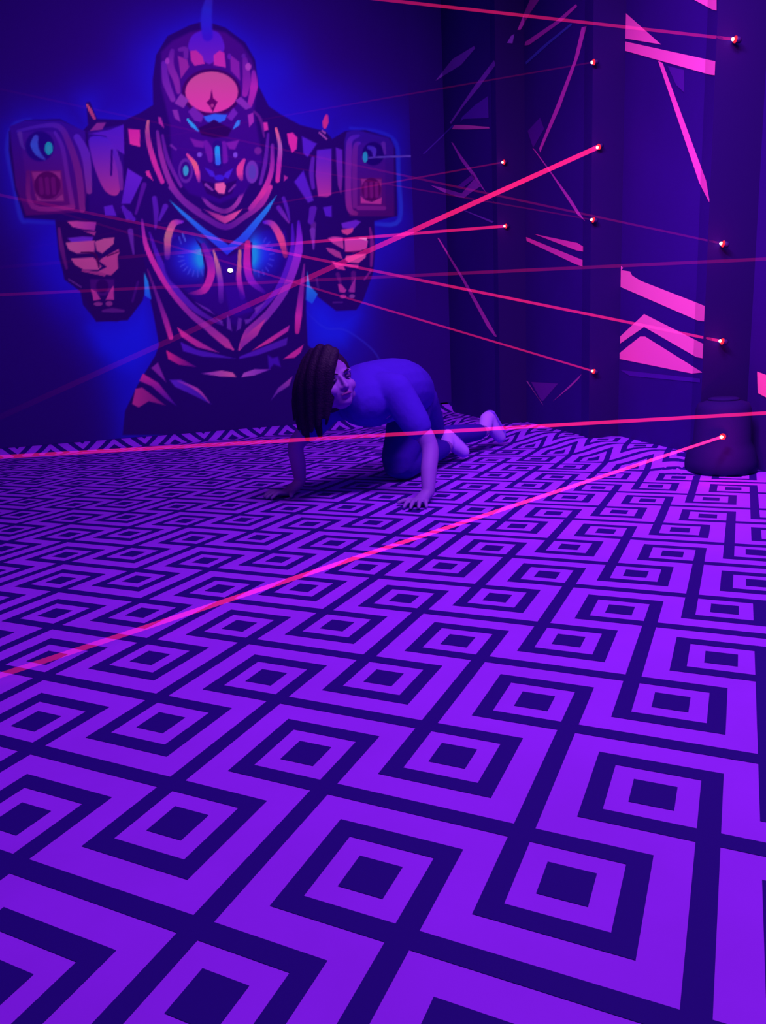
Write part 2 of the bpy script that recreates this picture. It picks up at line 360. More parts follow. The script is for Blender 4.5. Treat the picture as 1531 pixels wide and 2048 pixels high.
P(A, [(410, 960), (600, 940), (1000, 950), (1060, 1300), (1050, 1500), (930, 1680), (700, 1690), (600, 1480), (470, 1380)], (38, 2, 94), soft=4)
P(A, [(488, 958), (560, 955), (702, 965), (690, 1025), (600, 1015), (530, 1000)], (196, 62, 150), (150, 36, 150), 2.5)
P(A, [(610, 1030), (700, 1032), (690, 1062)], (150, 40, 130))
P(A, [(490, 1080), (600, 1068), (680, 1072), (670, 1108), (520, 1110)], (100, 30, 182), soft=3)
P(A, [(478, 1112), (560, 1106), (690, 1098), (688, 1190), (560, 1192), (500, 1165)], (186, 74, 148), (178, 60, 140), 2.5)
P(A, [(692, 1105), (760, 1082), (832, 1076), (828, 1122), (745, 1192), (704, 1172)], (176, 66, 138), soft=2.5)
P(A, [(515, 1228), (680, 1220), (742, 1288), (715, 1312), (612, 1312), (545, 1275)], (182, 62, 140), soft=2.5)
P(A, [(745, 1226), (862, 1160), (872, 1185), (856, 1215), (862, 1300), (810, 1352), (735, 1340), (690, 1335), (780, 1290), (722, 1248)], (172, 52, 134), soft=2.5)
S(A, [(600, 1318), (700, 1335), (760, 1348)], [3, 5, 5], [(150, 40, 125)], 2)
S(A, [(780, 1212), (862, 1180)], 2, [(70, 4, 80)], 2); S(A, [(590, 1185), (690, 1195), (720, 1290)], [2, 4, 3], [(60, 0, 80)], 2)
S(A, [(430, 1010), (450, 1150), (485, 1300)], [4, 8, 4], [(100, 22, 122), (84, 14, 112)], 3)
P(A, [(655, 1380), (830, 1380), (835, 1460), (770, 1500), (725, 1500), (660, 1450)], (66, 8, 112), soft=4)
P(A, [(662, 1450), (700, 1470), (735, 1528), (682, 1536)], (172, 42, 142)); P(A, [(826, 1425), (832, 1530), (770, 1530), (795, 1475)], (172, 42, 142))
El(A, (745, 1430), 45, 50, (44, 0, 92), soft=4)
El(A, (715, 1560), 32, 15, (125, 36, 130)); El(A, (795, 1558), 26, 18, (125, 36, 130))
S(A, [(750, 1612), (820, 1606), (900, 1612)], [4, 8, 4], [(84, 20, 122)], 3)
S(A, [(500, 1380), (590, 1436)], 2, [(96, 36, 140)], 2); S(A, [(1005, 1400), (965, 1540)], 4, [(60, 8, 116)], 3)
# --- torso (crop C)
C = cvC
P(C, [(175, 600), (205, 670), (228, 800), (180, 770)], (36, 140, 212), (30, 70, 225), 3)
P(C, [(1363, 595), (1385, 700), (1440, 760), (1400, 830), (1355, 800)], (36, 150, 222), (30, 70, 235), 3)
P(C, [(350, 300), (800, 480), (1200, 300), (1240, 560), (1040, 830), (850, 1000), (560, 820), (350, 600)], (50, 2, 140), (44, 2, 118), 12)
S(C, [(250, 60), (262, 160), (258, 280)], [8, 9, 3], [(80, 20, 165), (78, 20, 150)], 3); S(C, [(330, 120), (285, 220)], [9, 4], [(80, 22, 165)], 3)
S(C, [(1155, 130), (1190, 180), (1232, 240)], [8, 7, 2], [(86, 22, 165), (120, 35, 160)], 3); S(C, [(1190, 60), (1215, 130), (1236, 225)], [6, 6, 2], [(80, 22, 165)], 3)
S(C, [(20, 120), (50, 170), (100, 215)], [4, 10, 6], [(80, 20, 170)], 3); S(C, [(75, 300), (98, 465)], [9, 3], [(90, 28, 150)], 3)
S(C, [(1400, 140), (1390, 210)], [10, 8], [(80, 20, 165)], 3); S(C, [(1408, 250), (1408, 425)], [9, 3], [(88, 26, 140)], 3)
S(C, [(160, 215), (195, 420), (320, 660), (490, 880), (660, 1020), (825, 1165)], [3, 8, 10, 9, 12, 3], [(100, 22, 150), (200, 40, 160), (196, 36, 160), (140, 34, 156), (130, 34, 155), (198, 50, 152)], 2.2)
P(C, [(560, 930), (700, 1020), (790, 1090), (828, 1165), (770, 1150), (650, 1050)], (130, 34, 156), (196, 50, 150), 3)
S(C, [(215, 310), (285, 510), (400, 715), (560, 880), (750, 985)], [3, 9, 10, 9, 3], [(70, 12, 150), (82, 24, 182), (84, 24, 170), (70, 14, 135)], 2.5)
S(C, [(1300, 230), (1300, 440), (1215, 700), (1080, 900), (940, 1040), (868, 1165)], [4, 14, 13, 12, 16, 3], [(80, 18, 180), (150, 34, 204), (130, 34, 180), (122, 36, 166), (150, 40, 158), (226, 62, 150)], 2.5)
P(C, [(868, 1166), (880, 1100), (960, 1020), (1060, 940), (1000, 1060)], (212, 56, 152), (130, 34, 158), 3)
S(C, [(1255, 250), (1250, 460), (1150, 720), (1000, 890), (930, 970)], [3, 8, 9, 8, 3], [(66, 12, 170), (92, 22, 196), (84, 18, 170), (80, 18, 150)], 2.5)
S(C, [(200, 580), (280, 800), (335, 960), (370, 1075)], [2, 6, 9, 8], [(86, 18, 120), (100, 22, 140), (160, 30, 150), (205, 38, 150)], 2.5)
S(C, [(1342, 540), (1318, 760), (1300, 920), (1290, 1035)], [2, 9, 11, 7], [(120, 26, 140), (126, 26, 150), (200, 36, 165), (180, 30, 140)], 2.5)
# chest lenses
El(C, (480, 520), 160, 200, (34, 0, 120), soft=6); El(C, (1085, 470), 125, 180, (34, 0, 122), soft=6)
Bl(C, (500, 500), 130, 150, (36, 34, 218), .95); Bl(C, (565, 490), 60, 110, (28, 110, 250), 1.0); Bl(C, (590, 500), 32, 80, (30, 160, 250), 1.0)
Bl(C, (1050, 460), 110, 150, (36, 34, 218), .95); Bl(C, (985, 460), 55, 130, (28, 110, 250), 1.0); Bl(C, (972, 480), 26, 90, (30, 160, 250), 1.0)
for k in range(9):
    a = math.radians(55+k*16); x, y = 560+150*math.cos(a)*.9, 490+140*math.sin(a)
    S(C, [(x, y), (560+110*math.cos(a)*.9, 490+100*math.sin(a))], 2.5, [(70, 70, 220)], 2, .6)
    a = math.radians(-60+k*18); x, y = 1000+120*math.cos(a), 480+150*math.sin(a)
    S(C, [(x, y), (1000+90*math.cos(a), 480+115*math.sin(a))], 2.5, [(70, 60, 215)], 2, .6)
S(C, [(455, 320), (475, 370)], 3, [(80, 90, 215)], 2, .7); S(C, [(430, 345), (445, 390)], 3, [(60, 60, 200)], 2, .7)
P(C, [(545, 350), (600, 400), (640, 480), (650, 640), (610, 720), (615, 560), (590, 430)], (38, 0, 110), soft=2.5)
P(C, [(962, 380), (940, 380), (935, 600), (975, 680), (962, 540)], (44, 0, 120), soft=2.5)
S(C, [(455, 232), (390, 245), (352, 330), (345, 400), (345, 490)], [4, 11, 12, 11, 8], [(110, 26, 190), (190, 60, 150), (178, 96, 128), (176, 70, 140), (80, 20, 160)], 2.5)
S(C, [(605, 400), (655, 520), (662, 620), (610, 730), (500, 755)], [7, 13, 13, 12, 2], [(80, 20, 160), (140, 28, 170), (192, 34, 160), (180, 34, 158), (70, 12, 130)], 2.5)
S(C, [(930, 385), (925, 540), (955, 660), (1050, 745)], [9, 12, 12, 5], [(180, 30, 130), (196, 30, 176), (130, 24, 190), (60, 8, 150)], 2.5)
S(C, [(1050, 235), (1110, 250), (1170, 350), (1205, 480)], [5, 10, 12, 7], [(84, 22, 195), (170, 50, 160), (228, 66, 138), (130, 28, 120)], 2.5)
S(C, [(680, 440), (712, 560), (732, 680), (735, 810)], [2, 8, 9, 8], [(210, 120, 140), (176, 90, 150), (120, 32, 180), (62, 14, 140)], 2.2)
S(C, [(872, 445), (868, 560), (866, 650), (892, 780)], [5, 7, 9, 9], [(190, 110, 120), (190, 90, 140), (176, 34, 170), (78, 14, 165)], 2.2)
P(C, [(545, 815), (650, 870), (690, 910), (600, 860)], (100, 34, 165), soft=3); P(C, [(690, 930), (748, 955), (745, 985)], (96, 34, 160))
P(C, [(780, 910), (800, 940), (815, 1028), (778, 1010)], (98, 34, 160)); P(C, [(860, 930), (888, 940), (880, 1010), (848, 1028)], (90, 30, 155))
P(C, [(905, 945), (965, 938), (915, 980)], (96, 34, 160)); P(C, [(1070, 810), (990, 905), (980, 860)], (110, 38, 170), soft=3)
P(C, [(760, 700), (850, 700), (970, 880), (850, 920), (800, 900)], (52, 4, 150), soft=8, op=.7)
# blue V under the chin
P(C, [(355, 70), (620, 285), (790, 400), (870, 340), (1140, 40), (1085, 150), (930, 360), (780, 474), (560, 285), (440, 170)], (34, 132, 212), (44, 40, 222), 2.5)
# collar
S(C, [(370, -20), (480, 100), (620, 200), (770, 270), (900, 200), (1030, 100), (1090, -20)], [8, 9, 9, 10, 9, 9, 9], [(120, 34, 155), (110, 30, 150), (96, 24, 140), (84, 16, 140), (110, 28, 140), (150, 34, 150), (200, 44, 152)], 2.5)
P(C, [(610, 140), (760, 192), (890, 140), (830, 210), (765, 246), (700, 210)], (120, 26, 130), (226, 70, 150), 3)
S(C, [(572, -10), (640, 100), (760, 155), (850, 100), (905, -20)], [3, 7, 8, 7, 7], [(124, 36, 150), (120, 34, 150), (100, 24, 130), (150, 44, 155), (130, 34, 150)], 2.2)
# lower ribs, belt, hips
P(C, [(415, 1000), (520, 1070), (620, 1130), (725, 1188), (560, 1145), (445, 1068)], (214, 40, 152), (150, 34, 150), 2.5)
P(C, [(1236, 985), (1224, 1030), (1100, 1110), (960, 1172), (1080, 1085)], (170, 34, 165), (218, 46, 140), 2.5)
P(C, [(440, 1108), (560, 1165), (700, 1195), (840, 1230), (600, 1215), (460, 1175)], (78, 20, 178), (70, 22, 165), 3)
P(C, [(1222, 1075), (1212, 1130), (1000, 1205), (868, 1232), (870, 1215), (1080, 1130)], (78, 20, 178), (76, 22, 160), 3)
P(C, [(335, 1168), (420, 1215), (560, 1292), (430, 1275), (350, 1232)], (214, 34, 140), (84, 10, 130), 2.5)
P(C, [(1336, 1128), (1316, 1185), (1272, 1222), (1190, 1232), (1260, 1180)], (200, 38, 152), soft=2.5)
P(C, [(590, 1338), (740, 1316), (820, 1330), (848, 1364), (740, 1362)], (140, 44, 180), (218, 84, 160), 2.5)
P(C, [(884, 1366), (900, 1334), (980, 1306), (1095, 1308), (980, 1352)], (180, 70, 188), (120, 36, 180), 2.5)
P(C, [(1075, 1205), (1110, 1225), (1150, 1215), (1170, 1290), (1120, 1270), (1085, 1310)], (66, 14, 165), soft=5)
P(C, [(226, 1298), (275, 1258), (335, 1400)], (128, 30, 158), soft=3)
P(C, [(140, 1392), (166, 1338), (280, 1408), (412, 1575), (330, 1520), (230, 1430)], (208, 34, 150), (66, 14, 158), 3)
P(C, [(88, 1560), (112, 1450), (160, 1440), (330, 1570), (210, 1540), (135, 1586)], (182, 36, 140), (120, 20, 125), 3)
P(C, [(360, 1385), (440, 1382), (560, 1450), (665, 1562), (540, 1500), (400, 1435)], (90, 30, 190), (70, 20, 165), 3)
S(C, [(420, 1392), (560, 1455), (650, 1550)], [2, 5, 1.5], [(120, 36, 185), (186, 56, 172), (130, 40, 160)], 2)
P(C, [(1256, 1360), (1232, 1428), (1150, 1480), (1098, 1535), (1150, 1445)], (160, 54, 165), (80, 26, 160), 3)
# --- head (crop B)
B = cvB
P(B, [(330, 420), (420, 330), (560, 260), (700, 230), (850, 260), (980, 360), (1060, 480), (1110, 640), (1080, 900), (1150, 1300), (1000, 1560), (800, 1640), (560, 1560), (420, 1400), (400, 1000), (330, 700)], (66, 6, 126), (48, 2, 124), 8)
P(B, [(556, 335), (600, 270), (700, 240), (790, 262), (832, 335), (835, 410), (745, 505), (690, 505), (560, 410)], (74, 18, 194), (104, 22, 176), 4, True)
S(B, [(725, -40), (700, 80), (695, 190), (705, 290)], [9, 17, 19, 17], [(54, 22, 160), (40, 30, 190), (44, 24, 198), (54, 14, 190)], 6)
P(B, [(565, 412), (612, 404), (662, 450), (682, 515), (600, 530), (572, 490)], (176, 34, 152), soft=2.5); P(B, [(752, 445), (800, 408), (840, 425), (852, 545), (755, 525)], (182, 34, 160), soft=2.5)
P(B, [(465, 450), (540, 480), (556, 540), (490, 634)], (134, 30, 148), soft=3)
S(B, [(480, 400), (525, 400), (530, 460)], [6, 9, 7], [(100, 24, 150)], 3)
S(B, [(420, 410), (405, 530), (450, 640), (470, 740)], [7, 12, 11, 7], [(92, 20, 150), (125, 30, 155), (120, 30, 150)], 3)
S(B, [(352, 510), (370, 660), (425, 800)], [8, 12, 9], [(92, 22, 160), (116, 32, 158)], 3)
P(B, [(885, 440), (960, 500), (966, 650), (892, 570)], (122, 24, 156), soft=3)
S(B, [(1005, 480), (1020, 640), (1005, 760)], [8, 14, 9], [(96, 20, 150), (140, 26, 158)], 3)
S(B, [(1075, 580), (1078, 700), (1045, 845)], [6, 13, 8], [(120, 26, 160), (168, 30, 166), (150, 30, 156)], 3)
El(B, (380, 492), 17, 26, (146, 44, 175)); El(B, (1032, 538), 24, 30, (160, 54, 175)); El(B, (995, 450), 16, 18, (84, 20, 150)); El(B, (880, 455), 16, 24, (96, 20, 160))
El(B, (735, 745), 238, 192, (58, 0, 92), soft=3.5)
El(B, (737, 742), 213, 166, (184, 66, 140), (208, 48, 156), soft=3)
P(B, [(736, 720), (750, 790), (786, 822), (770, 850), (748, 904), (722, 856), (696, 826), (724, 795)], (92, 0, 96), soft=2.5); El(B, (742, 850), 12, 16, (160, 40, 130), soft=2)
P(B, [(438, 832), (490, 752), (552, 806), (512, 872)], (128, 42, 160), soft=3); P(B, [(548, 900), (590, 856), (672, 930), (655, 985), (600, 972)], (104, 26, 158), soft=3)
P(B, [(926, 812), (972, 778), (1062, 866), (1012, 884)], (124, 36, 165), soft=3); P(B, [(858, 945), (912, 868), (948, 912), (898, 975)], (104, 26, 165), soft=3)
P(B, [(420, 885), (462, 885), (488, 985), (440, 952)], (124, 36, 158), soft=3); P(B, [(1028, 925), (1072, 908), (1078, 982), (1040, 1026)], (150, 36, 165), soft=3)
P(B, [(670, 940), (760, 916), (862, 924), (845, 968), (800, 990), (762, 962), (730, 992), (700, 980)], (46, 84, 228), soft=3)
P(B, [(620, 1035), (700, 1000), (752, 965), (820, 1000), (900, 1040), (868, 1100), (760, 1112), (660, 1090)], (40, 0, 86), soft=4)
S(B, [(543, 962), (585, 1010), (632, 1056)], [3, 6, 2.5], [(46, 180, 226), (44, 150, 232), (40, 90, 210)], 1.8)
P(B, [(945, 968), (968, 972), (960, 1010), (905, 1046), (925, 1000)], (52, 110, 226), soft=2.2)
P(B, [(560, 1110), (620, 1130), (680, 1140), (672, 1192), (600, 1182)], (108, 20, 150), soft=4); P(B, [(850, 1150), (960, 1128), (925, 1205), (880, 1200)], (114, 22, 156), soft=4)
S(B, [(690, 1150), (720, 1220), (728, 1290)], [8, 13, 8], [(100, 16, 150)], 4); S(B, [(835, 1160), (842, 1290)], [9, 11], [(100, 16, 154)], 4)
S(B, [(784, 1170), (788, 1320)], 16, [(40, 4, 120)], 3)
S(B, [(783, 1195), (788, 1310)], [8, 9], [(30, 150, 232), (50, 90, 232)], 2)
El(B, (640, 1246), 20, 20, (116, 60, 195)); El(B, (928, 1248), 18, 22, (116, 60, 200)); El(B, (1110, 1215), 30, 30, (104, 24, 140), soft=4)
El(B, (528, 1375), 60, 100, (88, 26, 148), soft=3); El(B, (528, 1375), 42, 72, (48, 4, 120), soft=3); El(B, (528, 1375), 22, 42, (52, 160, 186), soft=2.5)
S(B, [(540, 1245), (600, 1320), (622, 1390), (636, 1460)], [4, 8, 8, 4], [(190, 50, 150), (232, 84, 124), (225, 64, 150), (130, 34, 150)], 2)
El(B, (1062, 1385), 52, 92, (106, 40, 165), soft=3); El(B, (1065, 1385), 30, 58, (84, 50, 165), soft=3)
S(B, [(998, 1290), (968, 1350), (965, 1400), (978, 1445)], [5, 11, 11, 5], [(190, 44, 150), (214, 52, 142), (206, 50, 146), (130, 30, 140)], 2.2)
P(B, [(680, 1350), (750, 1380), (770, 1430), (725, 1418)], (66, 24, 192), soft=3); P(B, [(912, 1355), (850, 1390), (832, 1425), (872, 1442)], (68, 24, 196), soft=3); El(B, (800, 1432), 40, 24, (56, 20, 190), soft=3)
P(B, [(650, 1450), (770, 1480), (840, 1480), (940, 1450), (900, 1560), (800, 1600), (700, 1560)], (40, 0, 96), soft=4)
P(B, [(764, 1476), (836, 1470), (852, 1500), (842, 1562), (795, 1558), (766, 1525)], (222, 84, 156), soft=2.5)
S(B, [(690, 1488), (745, 1532)], [5, 3], [(124, 42, 155)], 2); S(B, [(925, 1492), (878, 1542)], [4, 3], [(110, 34, 150)], 2)
for pts, wd, cols in [([(225, 975), (222, 1100), (270, 1290), (340, 1465)], [4, 8, 9, 7], [(190, 90, 130), (150, 44, 140), (196, 36, 150), (186, 34, 150)]),
                      ([(300, 1060), (330, 1250), (400, 1460), (500, 1600), (640, 1700)], [5, 8, 9, 8, 6], [(96, 24, 140), (150, 36, 150), (116, 30, 150), (100, 24, 140)]),
                      ([(340, 1090), (385, 1290), (490, 1500)], [4, 7, 5], [(84, 16, 140), (104, 26, 150)]),
                      ([(1256, 1036), (1288, 1180), (1280, 1320), (1268, 1455)], [4, 7, 8, 7], [(226, 84, 130), (160, 80, 170), (170, 34, 160), (204, 40, 150)]),
                      ([(1226, 1170), (1218, 1380), (1150, 1550), (1050, 1680)], [5, 8, 9, 8], [(100, 24, 150), (160, 34, 156), (206, 44, 150), (150, 34, 150)]),
                      ([(1192, 1080), (1170, 1300), (1130, 1480)], [4, 7, 5], [(84, 18, 150), (100, 26, 156)])]: S(B, pts, wd, cols, 2.5)
P(B, [(305, 940), (330, 948), (356, 1035), (312, 992)], (158, 32, 146), soft=3); P(B, [(1150, 985), (1185, 985), (1195, 1045), (1150, 1062)], (196, 40, 156), soft=3)
P(B, [(1344, 1076), (1390, 1068), (1428, 1110), (1422, 1200), (1385, 1232), (1355, 1150)], (208, 34, 156), soft=2.5)
P(B, [(204, 1388), (232, 1378), (268, 1458)], (200, 38, 150)); P(B, [(1318, 1408), (1355, 1432), (1320, 1462)], (160, 32, 146))
S(B, [(1080, 900), (1130, 960), (1160, 1100)], [4, 5, 3], [(90, 18, 130)], 3); S(B, [(410, 1170), (450, 1205)], [4, 3], [(100, 28, 150)], 3)
# --- right arm and cannon (crop D)
D = cvD
P(D, [(525, 420), (545, 345), (620, 325), (890, 392), (930, 455), (935, 1035), (570, 1035), (530, 900)], (48, 12, 150), (72, 6, 108), 4)
S(D, [(640, 375), (575, 410), (562, 520), (562, 940), (620, 1012)], [5, 9, 10, 10, 7], [(70, 22, 176), (84, 26, 176), (104, 26, 160), (130, 28, 140), (120, 24, 120)], 3)
P(D, [(620, 432), (860, 432), (862, 985), (632, 985)], (58, 12, 148), (84, 8, 112), 3)
S(D, [(650, 435), (612, 500), (612, 950)], [4, 9, 8], [(84, 24, 180), (98, 24, 150), (110, 22, 130)], 3)
El(D, (762, 522), 90, 96, (30, 0, 112), soft=4)
S(D, [(725, 470), (765, 490), (770, 545)], [6, 9, 4], [(60, 30, 180), (84, 40, 186)], 3); S(D, [(845, 440), (858, 520)], [7, 4], [(90, 30, 165)], 3)
El(D, (696, 550), 21, 44, (40, 190, 196), soft=2.5)
S(D, [(725, 556), (850, 548), (1100, 541)], [2.5, 3, 3], [(80, 46, 170), (96, 60, 190)], 2)  # faint laser beam by the cannon lens, painted into the mural
P(D, [(655, 720), (832, 720), (832, 935), (655, 935)], (96, 14, 116), soft=3)
P(D, [(662, 728), (745, 728), (675, 800)], (140, 34, 136)); P(D, [(760, 728), (828, 732), (828, 795)], (130, 28, 126)); P(D, [(660, 870), (700, 905), (750, 918), (832, 880), (828, 935), (660, 928)], (182, 44, 148))
El(D, (746, 815), 78, 96, (78, 2, 92), soft=3)
for x in (700, 745, 788): S(D, [(x, 765), (x+3, 870)], 6, [(112, 14, 118)], 2.5)
S(D, [(640, 966), (850, 968)], 7, [(116, 22, 132)], 3)
P(D, [(300, 492), (420, 480), (418, 860), (385, 876), (312, 872), (290, 700)], (82, 24, 192), (172, 42, 150), 3)
P(D, [(455, 470), (508, 490), (512, 700), (500, 856), (472, 780), (460, 600)], (92, 24, 186), (118, 28, 140), 3)
S(D, [(268, 560), (256, 680), (270, 800)], [6, 8, 6], [(86, 22, 165)], 3)
P(D, [(178, 380), (300, 440), (225, 550), (190, 520)], (80, 24, 190), soft=4)
S(D, [(380, 212), (372, 260), (366, 302)], [5, 10, 6], [(196, 36, 140), (206, 40, 130)], 2.2)
S(D, [(322, 350), (380, 402)], 3, [(150, 60, 165)], 1.8); S(D, [(345, 335), (368, 352)], 3, [(150, 60, 165)], 1.8)
P(D, [(115, 752), (190, 660), (275, 905), (230, 925)], (80, 22, 192), (86, 26, 178), 4)
P(D, [(350, 960), (420, 950), (422, 1042), (372, 1032)], (82, 22, 186), soft=3); S(D, [(280, 970), (250, 1075)], [8, 10], [(84, 22, 165)], 3); S(D, [(265, 1150), (275, 1305)], [9, 2], [(108, 38, 165)], 2.5)
P(D, [(500, 1092), (620, 1064), (662, 1080), (600, 1142), (512, 1132)], (104, 30, 192), soft=3); P(D, [(500, 1144), (600, 1130), (592, 1166), (550, 1188), (510, 1172)], (206, 56, 142), soft=2.5)
P(D, [(388, 1212), (440, 1200), (512, 1208), (520, 1305), (430, 1255)], (176, 50, 156), (186, 54, 148), 2.2)
P(D, [(526, 1222), (640, 1215), (705, 1210), (718, 1240), (708, 1300), (600, 1335), (530, 1322)], (206, 60, 172), (210, 56, 155), 2.2)
P(D, [(640, 1212), (708, 1212), (708, 1236)], (226, 140, 200), soft=2)
P(D, [(375, 1290), (430, 1300), (490, 1330), (512, 1385), (450, 1365), (392, 1322)], (168, 48, 142), soft=2.2); P(D, [(540, 1358), (640, 1345), (702, 1342), (700, 1372), (642, 1418), (555, 1412), (530, 1385)], (218, 68, 156), soft=2.2)
P(D, [(420, 1400), (500, 1425), (640, 1432), (640, 1458), (520, 1444), (535, 1478), (462, 1464)], (204, 46, 150), soft=2.2)
S(D, [(540, 1330), (640, 1322), (700, 1310)], 2, [(90, 4, 90)], 2)
S(D, [(735, 1130), (752, 1260), (745, 1440)], [3, 7, 4], [(116, 22, 132)], 3); S(D, [(742, 1480), (690, 1552)], [4, 3], [(110, 20, 130)], 2.5)
S(D, [(470, 1510), (490, 1570)], [7, 5], [(84, 14, 120)], 3); S(D, [(600, 1500), (600, 1570)], [8, 7], [(84, 14, 120)], 3)
P(D, [(472, 1590), (500, 1590), (542, 1640), (530, 1662), (486, 1656)], (176, 42, 150)); P(D, [(560, 1642), (585, 1590), (616, 1540), (612, 1658), (565, 1655)], (150, 36, 150))
El(D, (515, 1692), 26, 16, (156, 38, 142)); El(D, (588, 1690), 24, 16, (130, 50, 150))
S(D, [(298, 1540), (312, 1625)], [4, 3], [(66, 20, 124)], 3); S(D, [(435, 1741), (508, 1741)], 3, [(66, 16, 124)], 2)
def make_mural():
    x0, x1, z0, z1 = -0.85, 2.2, 0.062, ZC-0.003
    step = 0.0065
    nx = int((x1-x0)/step)+1; nz = int((z1-z0)/step)+1
    xs = np.linspace(x0, x1, nx); zs = np.linspace(z0, z1, nz)
    gx, gz = np.meshgrid(xs, zs)
    pt = np.stack([gx, np.full_like(gx, YB-0.002), gz-HC], -1) @ CAMR.T
    X = pt[..., 0]/pt[..., 2]*FPX+765.5; Y = pt[..., 1]/pt[..., 2]*FPX+1024
    X, Y = X.ravel(), Y.ravel()
    col = np.tile(np.array(WALLC, float), (len(X), 1))
    def aa(d, soft): t = np.clip(0.5-d/soft, 0, 1); return t*t*(3-2*t)
    for o in ops:
        if o[0] == 'b':
            _, c, rx, ry, cc, op = o
            al = op*np.exp(-1.1*(((X-c[0])/rx)**2+((Y-c[1])/ry)**2)); al = np.where(al < .004, 0, al)
            col += al[:, None]*(np.array(cc, float)-col); continue
        q = o[1]; pad = 120 if o[0] == 'h' else 22; sel = np.where((X > q[:, 0].min()-pad) & (X < q[:, 0].max()+pad) & (Y > q[:, 1].min()-pad) & (Y < q[:, 1].max()+pad))[0]
        if not len(sel): continue
        x, y = X[sel], Y[sel]; best = np.full(len(sel), 1e9)
        if o[0] == 'h':
            for i in range(len(q)):
                a, b = q[i], q[(i+1) % len(q)]; e = b-a; L = max(e@e, 1e-9)
                t = np.clip(((x-a[0])*e[0]+(y-a[1])*e[1])/L, 0, 1); best = np.minimum(best, np.hypot(x-a[0]-t*e[0], y-a[1]-t*e[1]))
            al = o[4]*np.exp(-(best/o[3])**1.3); al = np.where(al < .004, 0, al); tc = np.array(o[2], float)[None]
        elif o[0] == 'p':
            _, q, c, c2, soft, op = o; ins = np.zeros(len(sel), bool); n = len(q)
            for i in range(n):
                a, b = q[i], q[(i+1) % n]; e = b-a; L = max(e@e, 1e-9)
                t = np.clip(((x-a[0])*e[0]+(y-a[1])*e[1])/L, 0, 1); d = np.hypot(x-a[0]-t*e[0], y-a[1]-t*e[1]); best = np.minimum(best, d)
                if a[1] != b[1]: ins ^= ((a[1] > y) != (b[1] > y)) & (x < (b[0]-a[0])*(y-a[1])/(b[1]-a[1])+a[0])
            al = op*aa(np.where(ins, -best, best), soft)
            if c2 is None: tc = np.array(c, float)[None]
            else:
                t = np.clip((y-q[:, 1].min())/(np.ptp(q[:, 1])), 0, 1)[:, None]
                if np.ptp(q[:, 0]) > 1.6*np.ptp(q[:, 1]) and len(q) < 9: t = np.clip((x-q[:, 0].min())/(np.ptp(q[:, 0])), 0, 1)[:, None]
                tc = np.array(c, float)*(1-t)+np.array(c2, float)*t
        else:
            _, q, wd, cc, soft, op = o; bw = np.full(len(sel), 1e9); tc = np.zeros((len(sel), 3))
            for i in range(len(q)-1):
                a, b = q[i], q[i+1]; e = b-a; L = max(e@e, 1e-9)
                t = np.clip(((x-a[0])*e[0]+(y-a[1])*e[1])/L, 0, 1); d = np.hypot(x-a[0]-t*e[0], y-a[1]-t*e[1])-(wd[i]*(1-t)+wd[i+1]*t)/2
                m = d < bw; bw[m] = d[m]; tc[m] = (cc[i][None]*(1-t[m])[:, None]+cc[i+1][None]*t[m][:, None])
            al = op*aa(bw, soft)
        col[sel] += al[:, None]*(tc-col[sel])
    # airbrush grain
    s = np.clip(col/255, 0, 1); l = np.where(s <= .04045, s/12.92, ((s+.055)/1.055)**2.4)/np.array(LC)/EB
    l = np.clip(l, 0.0004, 0.97)
    idx = np.arange(nx*nz).reshape(nz, nx)
    f = np.stack([idx[:-1, :-1], idx[:-1, 1:], idx[1:, 1:], idx[1:, :-1]], -1).reshape(-1, 4)
    me = bpy.data.meshes.new('robot_mural')
    me.vertices.add(nx*nz); me.vertices.foreach_set('co', np.stack([gx.ravel(), np.full(nx*nz, YB-0.002), gz.ravel()], -1).ravel())
    me.loops.add(f.size); me.loops.foreach_set('vertex_index', f.ravel())
    me.polygons.add(len(f)); me.polygons.foreach_set('loop_start', np.arange(0, f.size, 4)); me.polygons.foreach_set('loop_total', np.full(len(f), 4))
    me.update(calc_edges=True)
    ca = me.color_attributes.new('paint', 'FLOAT_COLOR', 'POINT'); ca.data.foreach_set('color', np.c_[l, np.ones(len(l))].astype(np.float32).ravel())
    m = bpy.data.materials.new('mural_paint'); m.use_nodes = True; nt = m.node_tree; b = nt.nodes['Principled BSDF']
    b.inputs['Roughness'].default_value = 0.85; b.inputs['Specular IOR Level'].default_value = 0.05
    at = nt.nodes.new('ShaderNodeAttribute'); at.attribute_name = 'paint'; nt.links.new(at.outputs['Color'], b.inputs['Base Color'])
    o = link('wall_mural', me, None, m)
    tag(o, 'airbrushed mural of an armoured robot with two raised cannon arms on the back wall', 'mural')
make_mural()
# small white lamp set in the robot's chest
lp = hitplane(460, 541, (0, YB-0.003, 0), (0, 1, 0))
lamp = empty('wall_lamp', lp); tag(lamp, 'tiny glowing white lamp on the back wall in the middle of the robot chest', 'lamp')
def disc(bm, r, y0, y1, seg=20, sx=1.0):
    a = [bm.verts.new((r*sx*math.cos(2*math.pi*k/seg), y0, r*math.sin(2*math.pi*k/seg))) for k in range(seg)]
    b = [bm.verts.new((r*sx*.8*math.cos(2*math.pi*k/seg), y1, r*.8*math.sin(2*math.pi*k/seg))) for k in range(seg)]
    bm.faces.new(a); bm.faces.new(b[::-1])
    for k in range(seg): bm.faces.new((a[k], a[(k+1) % seg], b[(k+1) % seg], b[k]))
bm = bmesh.new(); disc(bm, 0.019, 0.001, -0.006); bmobj('bezel', bm, black_m, lamp)
bm = bmesh.new(); disc(bm, 0.014, -0.006, -0.014, sx=1.3); bmobj('bulb', bm, emis('lamp_white', (0.85, 0.9, 1.0), 3.0), lamp)

